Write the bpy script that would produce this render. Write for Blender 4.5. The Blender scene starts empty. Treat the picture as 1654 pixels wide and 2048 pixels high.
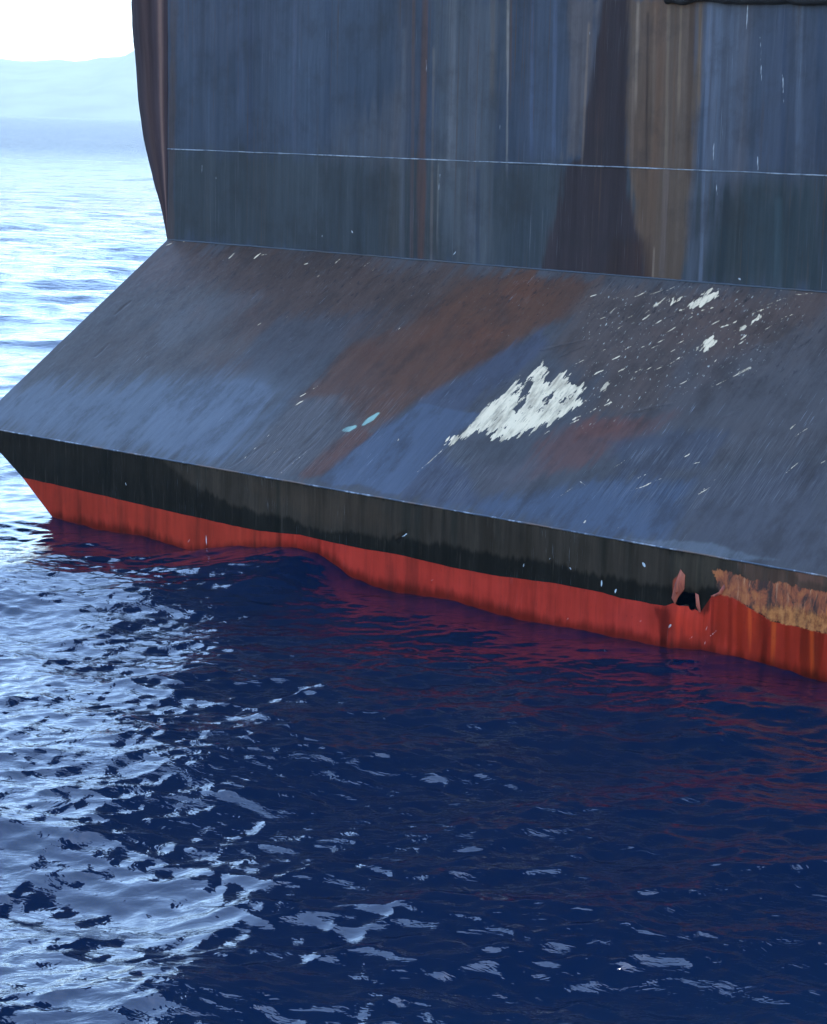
import bpy, math, random
import numpy as np
from mathutils import Vector, Matrix

S = bpy.context.scene
# ---------------------------------------------------------------- camera
ROLL, PITCH = math.atan(0.027), math.radians(11.349)
cam_data = bpy.data.cameras.new('camera')
cam_data.sensor_fit = 'VERTICAL'; cam_data.sensor_height = 24.0
cam_data.lens = 24.0 * 3850 / 2048
cam_data.clip_start = 0.1; cam_data.clip_end = 60000
cam = bpy.data.objects.new('camera', cam_data); S.collection.objects.link(cam)
Fv = Vector((0, math.cos(PITCH), -math.sin(PITCH))); R0 = Vector((1, 0, 0)); U0 = R0.cross(Fv)
Rv = R0 * math.cos(ROLL) + U0 * math.sin(ROLL); Uv = -R0 * math.sin(ROLL) + U0 * math.cos(ROLL)
M = Matrix((Rv, Uv, -Fv)).transposed().to_4x4(); M.translation = Vector((0, 0, 6.0))
cam.matrix_world = M
S.camera = cam
# ---------------------------------------------------------------- world, sun, exposure
SUN_EL, SUN_AZ = math.radians(50), math.radians(66)
w = bpy.data.worlds.new('World'); S.world = w; w.use_nodes = True
nt = w.node_tree; nt.nodes.clear()
sky = nt.nodes.new('ShaderNodeTexSky'); sky.sky_type = 'NISHITA'; sky.sun_disc = False
sky.sun_elevation = SUN_EL; sky.sun_rotation = SUN_AZ
sky.air_density = 1.0; sky.dust_density = 0.3; sky.ozone_density = 2.5
bg = nt.nodes.new('ShaderNodeBackground'); bg.inputs['Strength'].default_value = 0.15
wo = nt.nodes.new('ShaderNodeOutputWorld')
nt.links.new(sky.outputs[0], bg.inputs[0]); nt.links.new(bg.outputs[0], wo.inputs[0])
sd = bpy.data.lights.new('sun', 'SUN'); sd.energy = 1.2; sd.angle = math.radians(10); sd.color = (1, .95, .88)
sun = bpy.data.objects.new('sun', sd); S.collection.objects.link(sun)
sdir = Vector((math.sin(SUN_AZ) * math.cos(SUN_EL), math.cos(SUN_AZ) * math.cos(SUN_EL), math.sin(SUN_EL)))
sun.rotation_euler = sdir.to_track_quat('Z', 'Y').to_euler(); sun.location = (30, 30, 60)
S.view_settings.view_transform = 'Standard'; S.view_settings.look = 'None'
S.view_settings.exposure = 3.0; S.view_settings.gamma = 1.0; S.view_settings.use_curve_mapping = False
S.cycles.max_bounces = 8; S.cycles.glossy_bounces = 4; S.cycles.diffuse_bounces = 3
S.cycles.volume_bounces = 0; S.cycles.sample_clamp_indirect = 6.0

# ---------------------------------------------------------------- survey of the paint, dirt and damage, in metres on each plate; slope tones also balance the light
SLOPE_PATCHES = [([(-0.0, 5.074), (7.5, 4.984), (6.928, 3.737), (5.677, 2.829), (3.952, 1.83), (1.879, 1.745), (0.459, 2.045), (0.114, 3.08)], 0.5, (86, 76, 80), 0.9), ([(0.031, 0.006), (-0.045, 2.99), (1.781, 4.12), (3.889, 2.56), (2.924, 1.172), (2.067, 0.294)], 0.4, (80, 88, 104), 0.7), ([(-0.491, 1.902), (-0.129, 3.894), (1.268, 3.506), (1.781, 1.729), (0.58, 1.279)], 0.3, (72, 78, 92), 0.5), ([(0.031, 0.006), (-0.03, 0.92), (2.555, 1.602), (4.676, 2.069), (5.095, 1.78), (5.349, 0.451), (5.115, 0.018)], 0.35, (90, 120, 168), 0.85), ([(3.193, 0.858), (4.15, 1.839), (4.884, 1.864), (5.146, 1.206), (5.312, 0.134), (3.757, 0.202)], 0.1, (93, 123, 174), 0.7), ([(3.917, 3.325), (5.569, 3.801), (5.472, 2.316), (5.095, 1.78), (3.88, 2.31)], 0.25, (72, 86, 114), 0.8), ([(1.375, 2.977), (2.587, 3.943), (3.172, 3.749), (2.274, 2.317)], 0.15, (84, 96, 120), 0.6), ([(1.571, 5.229), (4.56, 5.252), (4.522, 4.444), (2.79, 4.239)], 0.2, (76, 70, 76), 0.6), ([(6.589, 4.688), (7.605, 4.959), (8.84, 4.93), (8.989, 4.372), (8.406, 3.354), (7.774, 2.174), (7.243, 1.141), (6.975, 0.765), (6.722, 0.127), (6.608, 0.157), (6.857, 1.179), (6.1, 1.718), (5.595, 1.631), (5.677, 2.829), (6.335, 3.656)], 0.14, (97, 77, 75), 0.95), ([(6.633, 4.19), (7.856, 4.838), (8.502, 4.189), (7.582, 2.198), (6.969, 1.531), (6.342, 2.691)], 0.2, (103, 76, 68), 0.6), ([(5.531, 0.101), (6.701, 0.154), (7.175, 1.237), (6.192, 1.849), (5.595, 1.631)], 0.12, (92, 100, 122), 0.6), ([(6.643, 0.11), (7.035, 0.19), (7.466, 1.074), (6.948, 1.306)], 0.05, (102, 76, 76), 0.9), ([(8.552, 3.818), (8.91, 3.429), (8.489, 2.129), (8.506, 1.06), (10.097, 0.083), (8.752, 0.066), (7.082, 0.126), (7.31, 1.045), (7.514, 1.906), (8.13, 2.968)], 0.1, (72, 92, 136), 0.95), ([(7.612, 1.889), (8.675, 1.836), (8.581, 1.074), (8.463, 0.126), (7.082, 0.126), (7.31, 1.045)], 0.03, (76, 106, 160), 0.8), ([(8.733, 4.82), (12.332, 5.051), (12.85, 3.907), (11.207, 2.083), (10.118, 1.988), (9.887, 2.801), (8.934, 3.318)], 0.25, (92, 92, 106), 0.9), ([(10.99, 3.195), (12.577, 4.51), (13.687, 2.059), (11.737, 1.101), (11.019, 1.745)], 0.3, (84, 96, 122), 0.8), ([(10.031, 1.869), (11.31, 2.306), (11.306, 1.899), (10.799, 1.204), (10.068, 0.759), (9.898, 1.431)], 0.15, (108, 86, 98), 0.8), ([(10.09, 2.036), (11.132, 2.223), (10.926, 1.778), (10.334, 1.616)], 0.1, (120, 84, 88), 0.6), ([(9.269, 0.899), (10.2, 1.185), (10.269, 0.555), (9.536, 0.352)], 0.2, (88, 98, 128), 0.6), ([(9.342, 0.035), (11.083, 0.967), (12.374, 1.231), (12.582, 0.04), (10.124, 0.04)], 0.15, (72, 102, 156), 0.85), ([(12.374, 1.231), (13.803, 1.801), (14.599, 0.043), (12.582, 0.04)], 0.25, (80, 96, 130), 0.8), ([(11.956, 0.049), (12.914, 0.179), (13.976, 0.131), (13.533, -0.008), (12.339, -0.016)], 0.03, (98, 126, 168), 0.8), ([(10.679, 1.681), (11.306, 1.899), (12.291, 2.083), (12.411, 1.429), (11.298, 1.108)], 0.12, (68, 88, 128), 0.7), ([(10.816, 0.912), (11.806, 0.972), (12.001, 0.223), (11.038, 0.147)], 0.03, (74, 104, 158), 0.5)]  # left tones darkened, right ones lightened, to even out sky light across the slope
SLOPE_BARE = [[(8.47, 1.179), (8.659, 1.533), (8.663, 1.855), (8.73, 2.28), (8.817, 2.681), (8.928, 2.979), (9.115, 2.985), (9.253, 2.642), (9.413, 2.855), (9.696, 2.715), (9.946, 2.724), (9.923, 2.462), (10.098, 2.321), (9.947, 2.147), (9.808, 1.912), (9.644, 1.589), (9.389, 1.416), (9.101, 1.488), (8.782, 1.407), (8.594, 1.182)], [(10.444, 4.561), (10.567, 4.901), (10.774, 5.031), (10.856, 4.821), (10.736, 4.645)], [(10.107, 4.494), (10.187, 4.644), (10.313, 4.66), (10.278, 4.516)], [(11.089, 3.512), (11.108, 3.842), (11.231, 3.926), (11.321, 3.808), (11.246, 3.601)], [(11.418, 3.455), (11.423, 3.606), (11.543, 3.603), (11.525, 3.493)], [(11.39, 4.181), (11.523, 4.365), (11.606, 4.533), (11.656, 4.428), (11.584, 4.241)], [(10.253, 2.433), (10.305, 2.548), (10.436, 2.549), (10.376, 2.422)], [(10.163, 2.524), (10.124, 2.731), (10.184, 2.806), (10.256, 2.593)]]
SLOPE_CHIPS = [(9.938, 4.287, 10.083, 4.689, 0.038), (9.955, 4.404, 10.035, 4.554, 0.038), (10.221, 4.578, 10.276, 4.701, 0.038), (9.383, 4.189, 9.465, 4.41, 0.0228), (11.178, 4.151, 11.383, 4.346, 0.038), (11.485, 4.139, 11.593, 4.375, 0.0456), (11.472, 4.47, 11.78, 4.757, 0.0304), (11.591, 4.687, 11.8, 4.872, 0.0304), (9.971, 4.153, 10.024, 4.275, 0.0532), (11.652, 2.922, 11.81, 3.115, 0.0228), (11.842, 3.152, 12.001, 3.387, 0.0304), (11.862, 3.228, 11.992, 3.407, 0.0228), (11.213, 2.912, 11.286, 3.029, 0.0304), (10.451, 3.055, 10.54, 3.177, 0.0228), (10.577, 3.107, 10.641, 3.204, 0.0228), (10.708, 3.15, 10.807, 3.252, 0.0228), (10.856, 3.303, 10.929, 3.455, 0.0304), (9.987, 3.255, 10.057, 3.343, 0.038), (9.723, 3.37, 9.787, 3.469, 0.0228), (9.492, 3.067, 9.579, 3.169, 0.0304), (11.017, 3.577, 11.07, 3.694, 0.038), (11.586, 3.934, 11.637, 4.072, 0.038), (11.592, 3.772, 11.655, 3.944, 0.038), (11.939, 4.422, 12.003, 4.519, 0.0228), (11.988, 4.473, 12.087, 4.575, 0.0228), (13.195, 2.204, 13.298, 2.416, 0.0228), (13.07, 2.326, 13.091, 2.427, 0.0228), (8.441, 0.528, 8.594, 1.182, 0.0228), (11.15, 1.175, 11.218, 1.385, 0.019), (11.595, 0.833, 11.907, 1.183, 0.019), (11.543, 1.061, 11.667, 1.231, 0.0152), (10.958, 0.796, 10.842, 0.869, 0.0228), (12.145, 1.471, 12.218, 1.534, 0.0228), (11.98, 1.584, 12.013, 1.658, 0.0228), (12.473, 0.971, 12.564, 1.129, 0.019), (12.483, 1.019, 12.561, 1.27, 0.0152), (13.378, 1.53, 13.46, 1.779, 0.0152), (5.602, 1.494, 5.68, 1.646, 0.0304), (5.557, 1.683, 5.705, 1.999, 0.019), (4.011, 3.338, 4.016, 3.467, 0.0228), (3.602, 3.127, 3.632, 3.183, 0.0304), (4.5, 2.826, 4.511, 2.865, 0.0304), (1.739, 4.703, 1.739, 4.845, 0.0532), (2.254, 4.759, 2.276, 4.902, 0.0608), (2.265, 4.844, 2.48, 4.923, 0.0228), (0.105, 4.907, 0.18, 5.003, 0.038), (0.41, 5.056, 0.442, 5.103, 0.0532), (3.844, 4.417, 3.865, 4.473, 0.0304), (3.371, 4.715, 3.421, 4.762, 0.0304), (3.949, 4.671, 3.977, 4.918, 0.0228), (4.556, 4.767, 4.591, 4.918, 0.0228), (4.785, 4.713, 4.764, 4.843, 0.0304), (6.187, 3.39, 6.192, 3.452, 0.0228), (7.77, 1.078, 7.768, 1.131, 0.0304), (10.366, 4.378, 10.474, 4.473, 0.0304), (8.894, 4.538, 8.979, 4.609, 0.0228), (9.299, 4.53, 9.407, 4.663, 0.0228), (9.591, 4.627, 9.69, 4.745, 0.0304), (9.79, 4.711, 9.958, 4.849, 0.0228), (9.987, 4.794, 10.079, 4.923, 0.0228), (11.9, 4.975, 12.167, 5.031, 0.0228), (6.37, 0.108, 6.497, 0.673, 0.0152), (5.904, 0.23, 6.046, 1.029, 0.0122), (5.538, 0.212, 5.639, 1.067, 0.0122), (9.709, 4.117, 9.774, 4.218, 0.0228), (9.714, 3.888, 9.742, 3.984, 0.0228), (10.639, 4.381, 10.95, 4.604, 0.019), (9.329, 4.065, 9.384, 4.142, 0.0304), (10.203, 3.509, 10.365, 3.645, 0.019), (10.437, 3.655, 10.526, 3.78, 0.019), (11.79, 0.222, 11.775, 0.172, 0.0228), (11.292, 0.176, 11.288, 0.221, 0.0304), (13.72, 1.784, 13.765, 1.886, 0.019), (10.684, 0.497, 10.825, 0.768, 0.0114), (9.152, 1.602, 9.065, 1.22, 0.0228), (9.561, 1.594, 9.448, 1.386, 0.0228), (9.861, 1.89, 9.81, 1.776, 0.0304), (10.161, 2.048, 10.093, 1.963, 0.0456), (10.259, 2.15, 10.305, 2.231, 0.038), (10.07, 2.508, 10.107, 2.621, 0.0304), (10.42, 3.542, 10.491, 3.641, 0.0304), (10.46, 3.904, 10.539, 4.05, 0.038), (10.739, 3.7, 10.81, 3.799, 0.0228), (10.057, 3.487, 10.11, 3.562, 0.0304), (11.336, 3.25, 11.379, 3.342, 0.0304), (10.734, 3.534, 10.778, 3.596, 0.0304), (11.548, 3.712, 11.595, 3.827, 0.0304), (11.831, 4.188, 11.892, 4.306, 0.0228), (11.01, 4.183, 11.1, 4.307, 0.0304), (10.476, 2.897, 10.518, 2.99, 0.0304), (10.208, 3.016, 10.259, 3.122, 0.038), (9.903, 2.912, 9.974, 3.011, 0.038), (10.377, 2.296, 10.441, 2.402, 0.0304), (10.102, 1.881, 10.171, 1.977, 0.038), (9.826, 1.602, 9.881, 1.696, 0.0304), (10.213, 4.072, 10.256, 4.169, 0.038), (10.64, 4.245, 10.701, 4.366, 0.0228)]
SLOPE_BLUE_CHIPS = [(6.798, 1.135, 6.9, 1.22, 0.0836), (7.025, 1.298, 7.097, 1.554, 0.0684)]
SLOPE_GOUGES = [(5.448, 0.085, 5.69, 0.628, 0.038), (5.851, 0.057, 6.011, 0.579, 0.0304), (1.018, 1.945, 1.024, 2.261, 0.038), (6.335, 0.155, 6.516, 0.895, 0.0228), (6.336, 0.642, 6.392, 1.316, 0.0304), (8.819, 3.301, 9.419, 3.618, 0.0456), (9.178, 3.186, 9.416, 3.481, 0.038), (10.788, 2.233, 11.268, 2.525, 0.038), (11.823, 3.753, 11.91, 3.873, 0.0532), (12.428, 3.844, 12.535, 4.073, 0.0532), (12.515, 3.963, 12.545, 4.128, 0.0456), (10.533, 2.906, 10.54, 3.177, 0.038), (3.766, 4.355, 3.821, 4.562, 0.0456), (4.202, 4.606, 4.258, 4.814, 0.038), (4.213, 4.876, 4.382, 5.07, 0.038), (4.893, 4.488, 5.042, 4.702, 0.038), (4.224, 4.013, 4.279, 4.217, 0.0304), (5.62, 4.574, 5.767, 4.786, 0.038), (7.178, 3.771, 7.285, 4.028, 0.0304), (7.511, 4.673, 7.69, 4.818, 0.0304), (0.543, 3.0, 0.588, 3.35, 0.0456), (12.131, 2.402, 12.257, 2.575, 0.0304), (4.618, 2.67, 4.714, 2.808, 0.0228), (2.591, 4.216, 2.694, 4.433, 0.0304), (8.637, 2.43, 8.689, 2.549, 0.038), (9.239, 2.258, 9.283, 2.429, 0.038), (9.493, 2.173, 9.606, 2.322, 0.0608), (9.479, 1.663, 9.494, 1.77, 0.0304), (10.304, 4.199, 10.394, 4.325, 0.038), (10.921, 4.059, 11.028, 4.298, 0.038), (11.959, 3.773, 12.046, 3.894, 0.0456)]
WALL_PATCHES = [([(0.057, 5.484), (12.205, 5.519), (12.324, 3.941), (-0.06, 3.965)], 0.15, (58, 74, 90), 0.9), ([(0.051, 7.945), (0.215, 7.942), (0.144, 3.994), (0.012, 3.986)], 0.03, (78, 76, 86), 0.8), ([(0.215, 7.942), (3.357, 7.888), (3.377, 6.972), (0.218, 7.132)], 0.5, (68, 86, 118), 0.6), ([(2.516, 7.902), (4.959, 7.86), (4.81, 6.374), (2.543, 6.345)], 0.4, (60, 82, 112), 0.5), ([(4.015, 6.135), (4.909, 6.376), (4.937, 5.471), (3.619, 5.492)], 0.25, (82, 98, 122), 0.6), ([(5.628, 7.848), (6.914, 7.826), (6.917, 5.679), (6.816, 3.759), (6.06, 3.858), (5.708, 5.645)], 0.15, (76, 92, 112), 0.7), ([(7.074, 7.823), (8.259, 7.802), (8.246, 5.575), (7.373, 5.548), (7.139, 6.762)], 0.12, (63, 82, 112), 0.6), ([(8.047, 7.806), (8.552, 7.797), (8.328, 5.649), (8.074, 5.584)], 0.06, (92, 96, 110), 0.8), ([(8.594, 7.797), (9.062, 7.788), (9.088, 5.602), (9.603, 3.811), (7.718, 3.88), (7.936, 4.85), (8.104, 5.5), (8.356, 5.614)], 0.05, (56, 55, 68), 0.97), ([(9.062, 7.788), (10.25, 7.768), (10.234, 5.57), (10.126, 3.883), (9.519, 3.84), (9.129, 5.603)], 0.06, (92, 84, 80), 0.95), ([(8.984, 4.476), (9.558, 4.579), (9.603, 3.811), (8.766, 3.822)], 0.1, (58, 52, 60), 0.8), ([(10.25, 7.768), (11.067, 7.754), (11.07, 5.532), (10.239, 3.995), (10.258, 5.571)], 0.2, (80, 98, 128), 0.8), ([(11.067, 7.754), (12.039, 7.737), (12.204, 5.539), (11.07, 5.532)], 0.2, (62, 80, 110), 0.9), ([(10.627, 5.281), (12.223, 5.28), (12.324, 3.941), (10.556, 3.983)], 0.28, (47, 66, 82), 0.95), ([(5.284, 3.884), (7.358, 3.907), (7.316, 3.845), (5.286, 3.822)], 0.02, (100, 125, 145), 0.7), ([(7.023, 4.292), (7.489, 4.974), (7.761, 4.842), (7.54, 3.867), (6.995, 3.882)], 0.15, (56, 74, 94), 0.7)]
WALL_STREAKS = [(1.866, 7.913, 1.898, 5.536, 0.1064, (58, 72, 100), 0.5), (2.835, 7.897, 2.868, 5.564, 0.1064, (78, 92, 120), 0.45), (1.646, 7.917, 1.667, 6.173, 0.228, (74, 92, 122), 0.5), (0.861, 7.931, 0.876, 5.835, 0.1216, (74, 92, 120), 0.35), (3.512, 7.885, 3.549, 5.583, 0.152, (54, 70, 96), 0.4), (4.071, 7.875, 4.105, 5.599, 0.1976, (58, 74, 98), 0.5), (5.229, 7.855, 5.314, 3.655, 0.0684, (84, 84, 96), 0.7), (5.439, 7.851, 5.491, 3.667, 0.152, (86, 76, 82), 0.85), (5.626, 7.12, 5.704, 3.682, 0.0532, (100, 104, 112), 0.6), (5.047, 7.417, 5.132, 3.797, 0.1216, (80, 96, 118), 0.5), (5.956, 7.842, 6.021, 5.431, 0.1824, (94, 104, 120), 0.5), (6.371, 7.835, 6.439, 4.183, 0.1976, (88, 100, 120), 0.5), (6.689, 7.83, 6.724, 6.544, 0.0912, (96, 96, 100), 0.5), (6.967, 7.825, 7.048, 5.538, 0.0456, (128, 138, 148), 0.75), (7.021, 7.824, 7.072, 6.404, 0.038, (86, 76, 78), 0.6), (7.4, 7.817, 7.477, 5.695, 0.076, (76, 96, 132), 0.5), (7.79, 7.811, 7.872, 5.706, 0.0912, (84, 104, 140), 0.5), (8.381, 7.458, 8.362, 5.65, 0.038, (112, 108, 110), 0.6), (9.177, 7.733, 9.214, 6.432, 0.0608, (124, 120, 118), 0.7), (9.141, 7.112, 9.233, 5.051, 0.0456, (104, 98, 98), 0.6), (9.346, 7.583, 9.441, 5.544, 0.0456, (60, 58, 62), 0.7), (9.454, 7.648, 9.528, 5.753, 0.0532, (104, 100, 98), 0.5), (9.675, 7.711, 9.764, 5.486, 0.0608, (110, 106, 102), 0.6), (9.782, 7.776, 9.865, 5.763, 0.0456, (92, 80, 74), 0.6), (9.864, 7.708, 9.911, 6.441, 0.0532, (120, 112, 104), 0.5), (10.041, 7.771, 10.114, 5.499, 0.1064, (74, 66, 64), 0.7), (10.175, 7.704, 10.225, 6.445, 0.0532, (108, 96, 80), 0.6), (9.776, 5.487, 9.782, 3.824, 0.1216, (104, 100, 104), 0.6), (9.639, 4.374, 9.644, 3.828, 0.038, (130, 128, 128), 0.6), (10.313, 7.701, 10.402, 4.007, 0.076, (96, 114, 144), 0.6), (10.469, 7.634, 10.544, 5.513, 0.1064, (90, 108, 136), 0.5), (10.664, 7.566, 10.747, 5.788, 0.0608, (90, 108, 136), 0.4), (11.656, 7.68, 11.777, 5.556, 0.1216, (92, 110, 138), 0.5), (11.944, 7.675, 12.08, 5.567, 0.1064, (52, 70, 98), 0.5), (11.441, 7.62, 11.545, 5.614, 0.076, (56, 72, 100), 0.5), (11.52, 5.151, 11.585, 4.089, 0.1368, (62, 84, 100), 0.5), (6.184, 5.363, 6.207, 4.019, 0.0608, (92, 104, 120), 0.4), (5.779, 5.423, 5.805, 4.297, 0.038, (112, 122, 132), 0.5), (6.537, 5.375, 6.577, 4.042, 0.0912, (50, 66, 90), 0.5), (4.312, 5.375, 4.333, 4.057, 0.0912, (66, 82, 100), 0.4)]
WALL_CHIPS = [(11.467, 6.785, 11.498, 6.559, 0.0266), (11.5, 6.526, 11.515, 6.319, 0.0152), (11.1, 7.27, 11.128, 6.978, 0.0152), (11.133, 6.913, 11.154, 6.705, 0.0228), (10.896, 7.757, 10.899, 7.368, 0.0228), (11.17, 5.721, 11.191, 5.523, 0.0266), (10.494, 5.895, 10.495, 5.646, 0.0304), (10.559, 5.379, 10.588, 5.178, 0.0228), (8.407, 7.389, 8.393, 7.321, 0.0152), (5.498, 6.974, 5.497, 6.753, 0.0228), (4.093, 4.349, 4.114, 4.311, 0.038), (10.993, 4.082, 11.017, 4.063, 0.0456), (5.816, 5.312, 5.806, 5.05, 0.0228), (6.163, 4.152, 6.109, 4.088, 0.0228), (3.491, 4.245, 3.492, 4.214, 0.0228), (6.902, 6.041, 6.896, 5.969, 0.0152), (0.81, 5.259, 0.8, 5.094, 0.0228), (1.135, 5.106, 1.147, 5.024, 0.0152)]
BAND_PATCHES = [([(0.632, 1.193), (4.934, 1.2), (5.327, 0.765), (3.93, 0.864), (2.878, 0.911), (0.624, 0.855)], 0.15, (36, 39, 42), 0.6), ([(4.236, 1.197), (8.796, 1.221), (12.602, 1.221), (14.617, 1.212), (14.633, 0.997), (12.632, 0.724), (11.656, 0.72), (11.145, 0.773), (10.17, 0.711), (9.22, 0.757), (8.059, 0.665), (7.276, 0.642), (6.09, 0.675), (5.327, 0.765), (4.738, 0.936)], 0.04, (57, 58, 60), 0.9), ([(5.896, 1.128), (8.214, 1.172), (8.394, 0.797), (7.184, 0.752), (6.087, 0.872)], 0.1, (66, 62, 60), 0.5), ([(12.603, 1.203), (13.27, 1.189), (13.229, 0.814), (12.666, 0.73)], 0.05, (66, 68, 68), 0.7), ([(13.464, 1.209), (14.617, 1.212), (14.631, 1.025), (14.055, 0.956), (13.539, 1.044)], 0.06, (84, 70, 70), 0.85), ([(14.209, 1.242), (14.616, 1.223), (14.624, 1.121), (14.293, 1.112)], 0.03, (110, 84, 84), 0.7), ([(12.659, 0.838), (12.765, 0.988), (12.829, 0.927), (12.807, 0.742), (12.712, 0.532), (12.652, 0.625)], 0.012, (184, 84, 70), 0.95), ([(8.482, 0.676), (8.596, 0.774), (8.686, 0.814), (8.632, 0.699), (8.534, 0.63)], 0.01, (12, 12, 14), 0.9)]
BAND_CHIPS = [(12.24, 0.975, 12.276, 0.945, 0.0608), (11.68, 0.674, 11.676, 0.599, 0.0304), (11.891, 0.586, 11.879, 0.534, 0.038), (10.921, 0.831, 10.908, 0.798, 0.0228), (11.219, 0.766, 11.242, 0.739, 0.0228), (10.538, 0.687, 10.524, 0.647, 0.0228), (3.409, 0.764, 3.43, 0.708, 0.0228), (8.564, 0.729, 8.662, 0.784, 0.0304)]
RED_PATCHES = [([(0.972, 0.703), (1.819, -0.039), (4.942, -0.162), (6.47, 0.155), (6.462, 0.645), (2.876, 0.609)], 0.3, (140, 58, 54), 0.8), ([(6.463, 0.576), (7.719, 0.49), (7.735, -0.125), (6.476, -0.198)], 0.1, (132, 44, 44), 0.7), ([(7.012, 0.449), (7.719, 0.476), (10.18, 0.468), (11.667, 0.516), (11.702, -0.135), (9.414, -0.103), (7.203, -0.077)], 0.15, (156, 60, 62), 0.8), ([(11.665, 0.547), (12.439, 0.527), (12.401, -0.003), (11.695, -0.011)], 0.15, (158, 62, 68), 0.6), ([(12.415, 0.467), (12.645, 0.52), (12.688, 0.357), (12.604, 0.067), (12.551, 0.026), (12.492, 0.322)], 0.03, (96, 34, 38), 0.85), ([(12.709, 0.574), (13.297, 0.767), (13.317, 0.471), (12.932, 0.25), (12.688, 0.357)], 0.08, (172, 62, 56), 0.7), ([(13.229, 0.814), (13.754, 0.728), (14.663, 0.6), (14.714, -0.086), (13.61, -0.012), (13.198, 0.269)], 0.12, (132, 48, 42), 0.9), ([(13.825, 0.622), (13.986, 0.593), (14.008, 0.007), (13.867, 0.009)], 0.05, (108, 34, 30), 0.7), ([(14.331, 0.585), (14.666, 0.554), (14.714, -0.086), (14.442, -0.083)], 0.05, (120, 44, 34), 0.7), ([(13.003, 0.716), (13.2, 0.75), (13.181, 0.537), (13.049, 0.513)], 0.03, (72, 30, 32), 0.85), ([(13.495, 0.741), (13.823, 0.651), (13.782, 0.319), (13.522, 0.33)], 0.1, (150, 58, 44), 0.6)]
RED_CHIPS = [(4.692, 0.055, 4.742, 0.114, 0.0228), (5.058, 0.221, 5.07, 0.041, 0.0228), (12.647, 0.258, 12.671, 0.306, 0.038), (13.14, 0.138, 13.15, 0.188, 0.019), (13.2, 0.24, 13.273, 0.331, 0.019), (12.937, 0.172, 12.974, 0.216, 0.0152), (13.142, 0.307, 13.152, 0.369, 0.0152), (11.202, 0.088, 11.223, 0.117, 0.0228), (9.093, 0.227, 9.125, 0.246, 0.0228), (12.246, 0.265, 12.273, 0.282, 0.0228)]
HOLE = [(12.683, 0.563), (12.744, 0.671), (12.809, 0.712), (12.969, 0.722), (12.996, 0.618), (12.956, 0.515), (12.902, 0.517), (12.871, 0.572), (12.765, 0.541)]
FLAPS = [[(12.652, 0.619), (12.696, 0.796), (12.765, 0.988), (12.829, 0.927), (12.82, 0.756), (12.733, 0.633), (12.704, 0.543)], [(12.962, 0.733), (13.01, 0.717), (13.062, 0.516), (13.029, 0.516), (12.978, 0.579)], [(13.175, 0.733), (13.295, 0.802), (13.354, 0.907), (13.37, 0.862), (13.323, 0.783), (13.234, 0.732)]]
PEEL = [[(13.187, 1.046), (13.376, 1.065), (13.67, 1.007), (14.049, 1.042), (14.631, 1.025), (15.496, 1.034), (15.537, 0.536), (14.666, 0.554), (14.332, 0.574), (13.987, 0.575), (13.693, 0.681), (13.494, 0.753), (13.297, 0.778)], [(13.723, 0.71), (14.067, 0.783), (14.649, 0.782), (15.519, 0.758), (15.541, 0.48), (14.669, 0.515), (14.274, 0.517), (13.959, 0.529)]]
SLOPE_ZONES = [[(8.925, 4.483), (9.653, 4.812), (10.805, 5.046), (11.69, 4.949), (12.116, 4.667), (12.016, 3.358), (10.694, 2.196), (10.383, 1.933), (9.699, 2.989)], [(5.305, 0.023), (6.756, 0.081), (7.466, 1.074), (7.333, 2.043), (6.043, 2.056), (5.487, 1.267)], [(8.428, 0.423), (8.594, 1.182), (9.065, 1.22), (9.721, 0.688), (9.297, 0.104)], [(11.147, 0.596), (11.119, 1.564), (12.143, 1.957), (13.527, 2.41), (14.068, 1.217), (12.632, 0.728), (12.1, 0.428)]]
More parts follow.
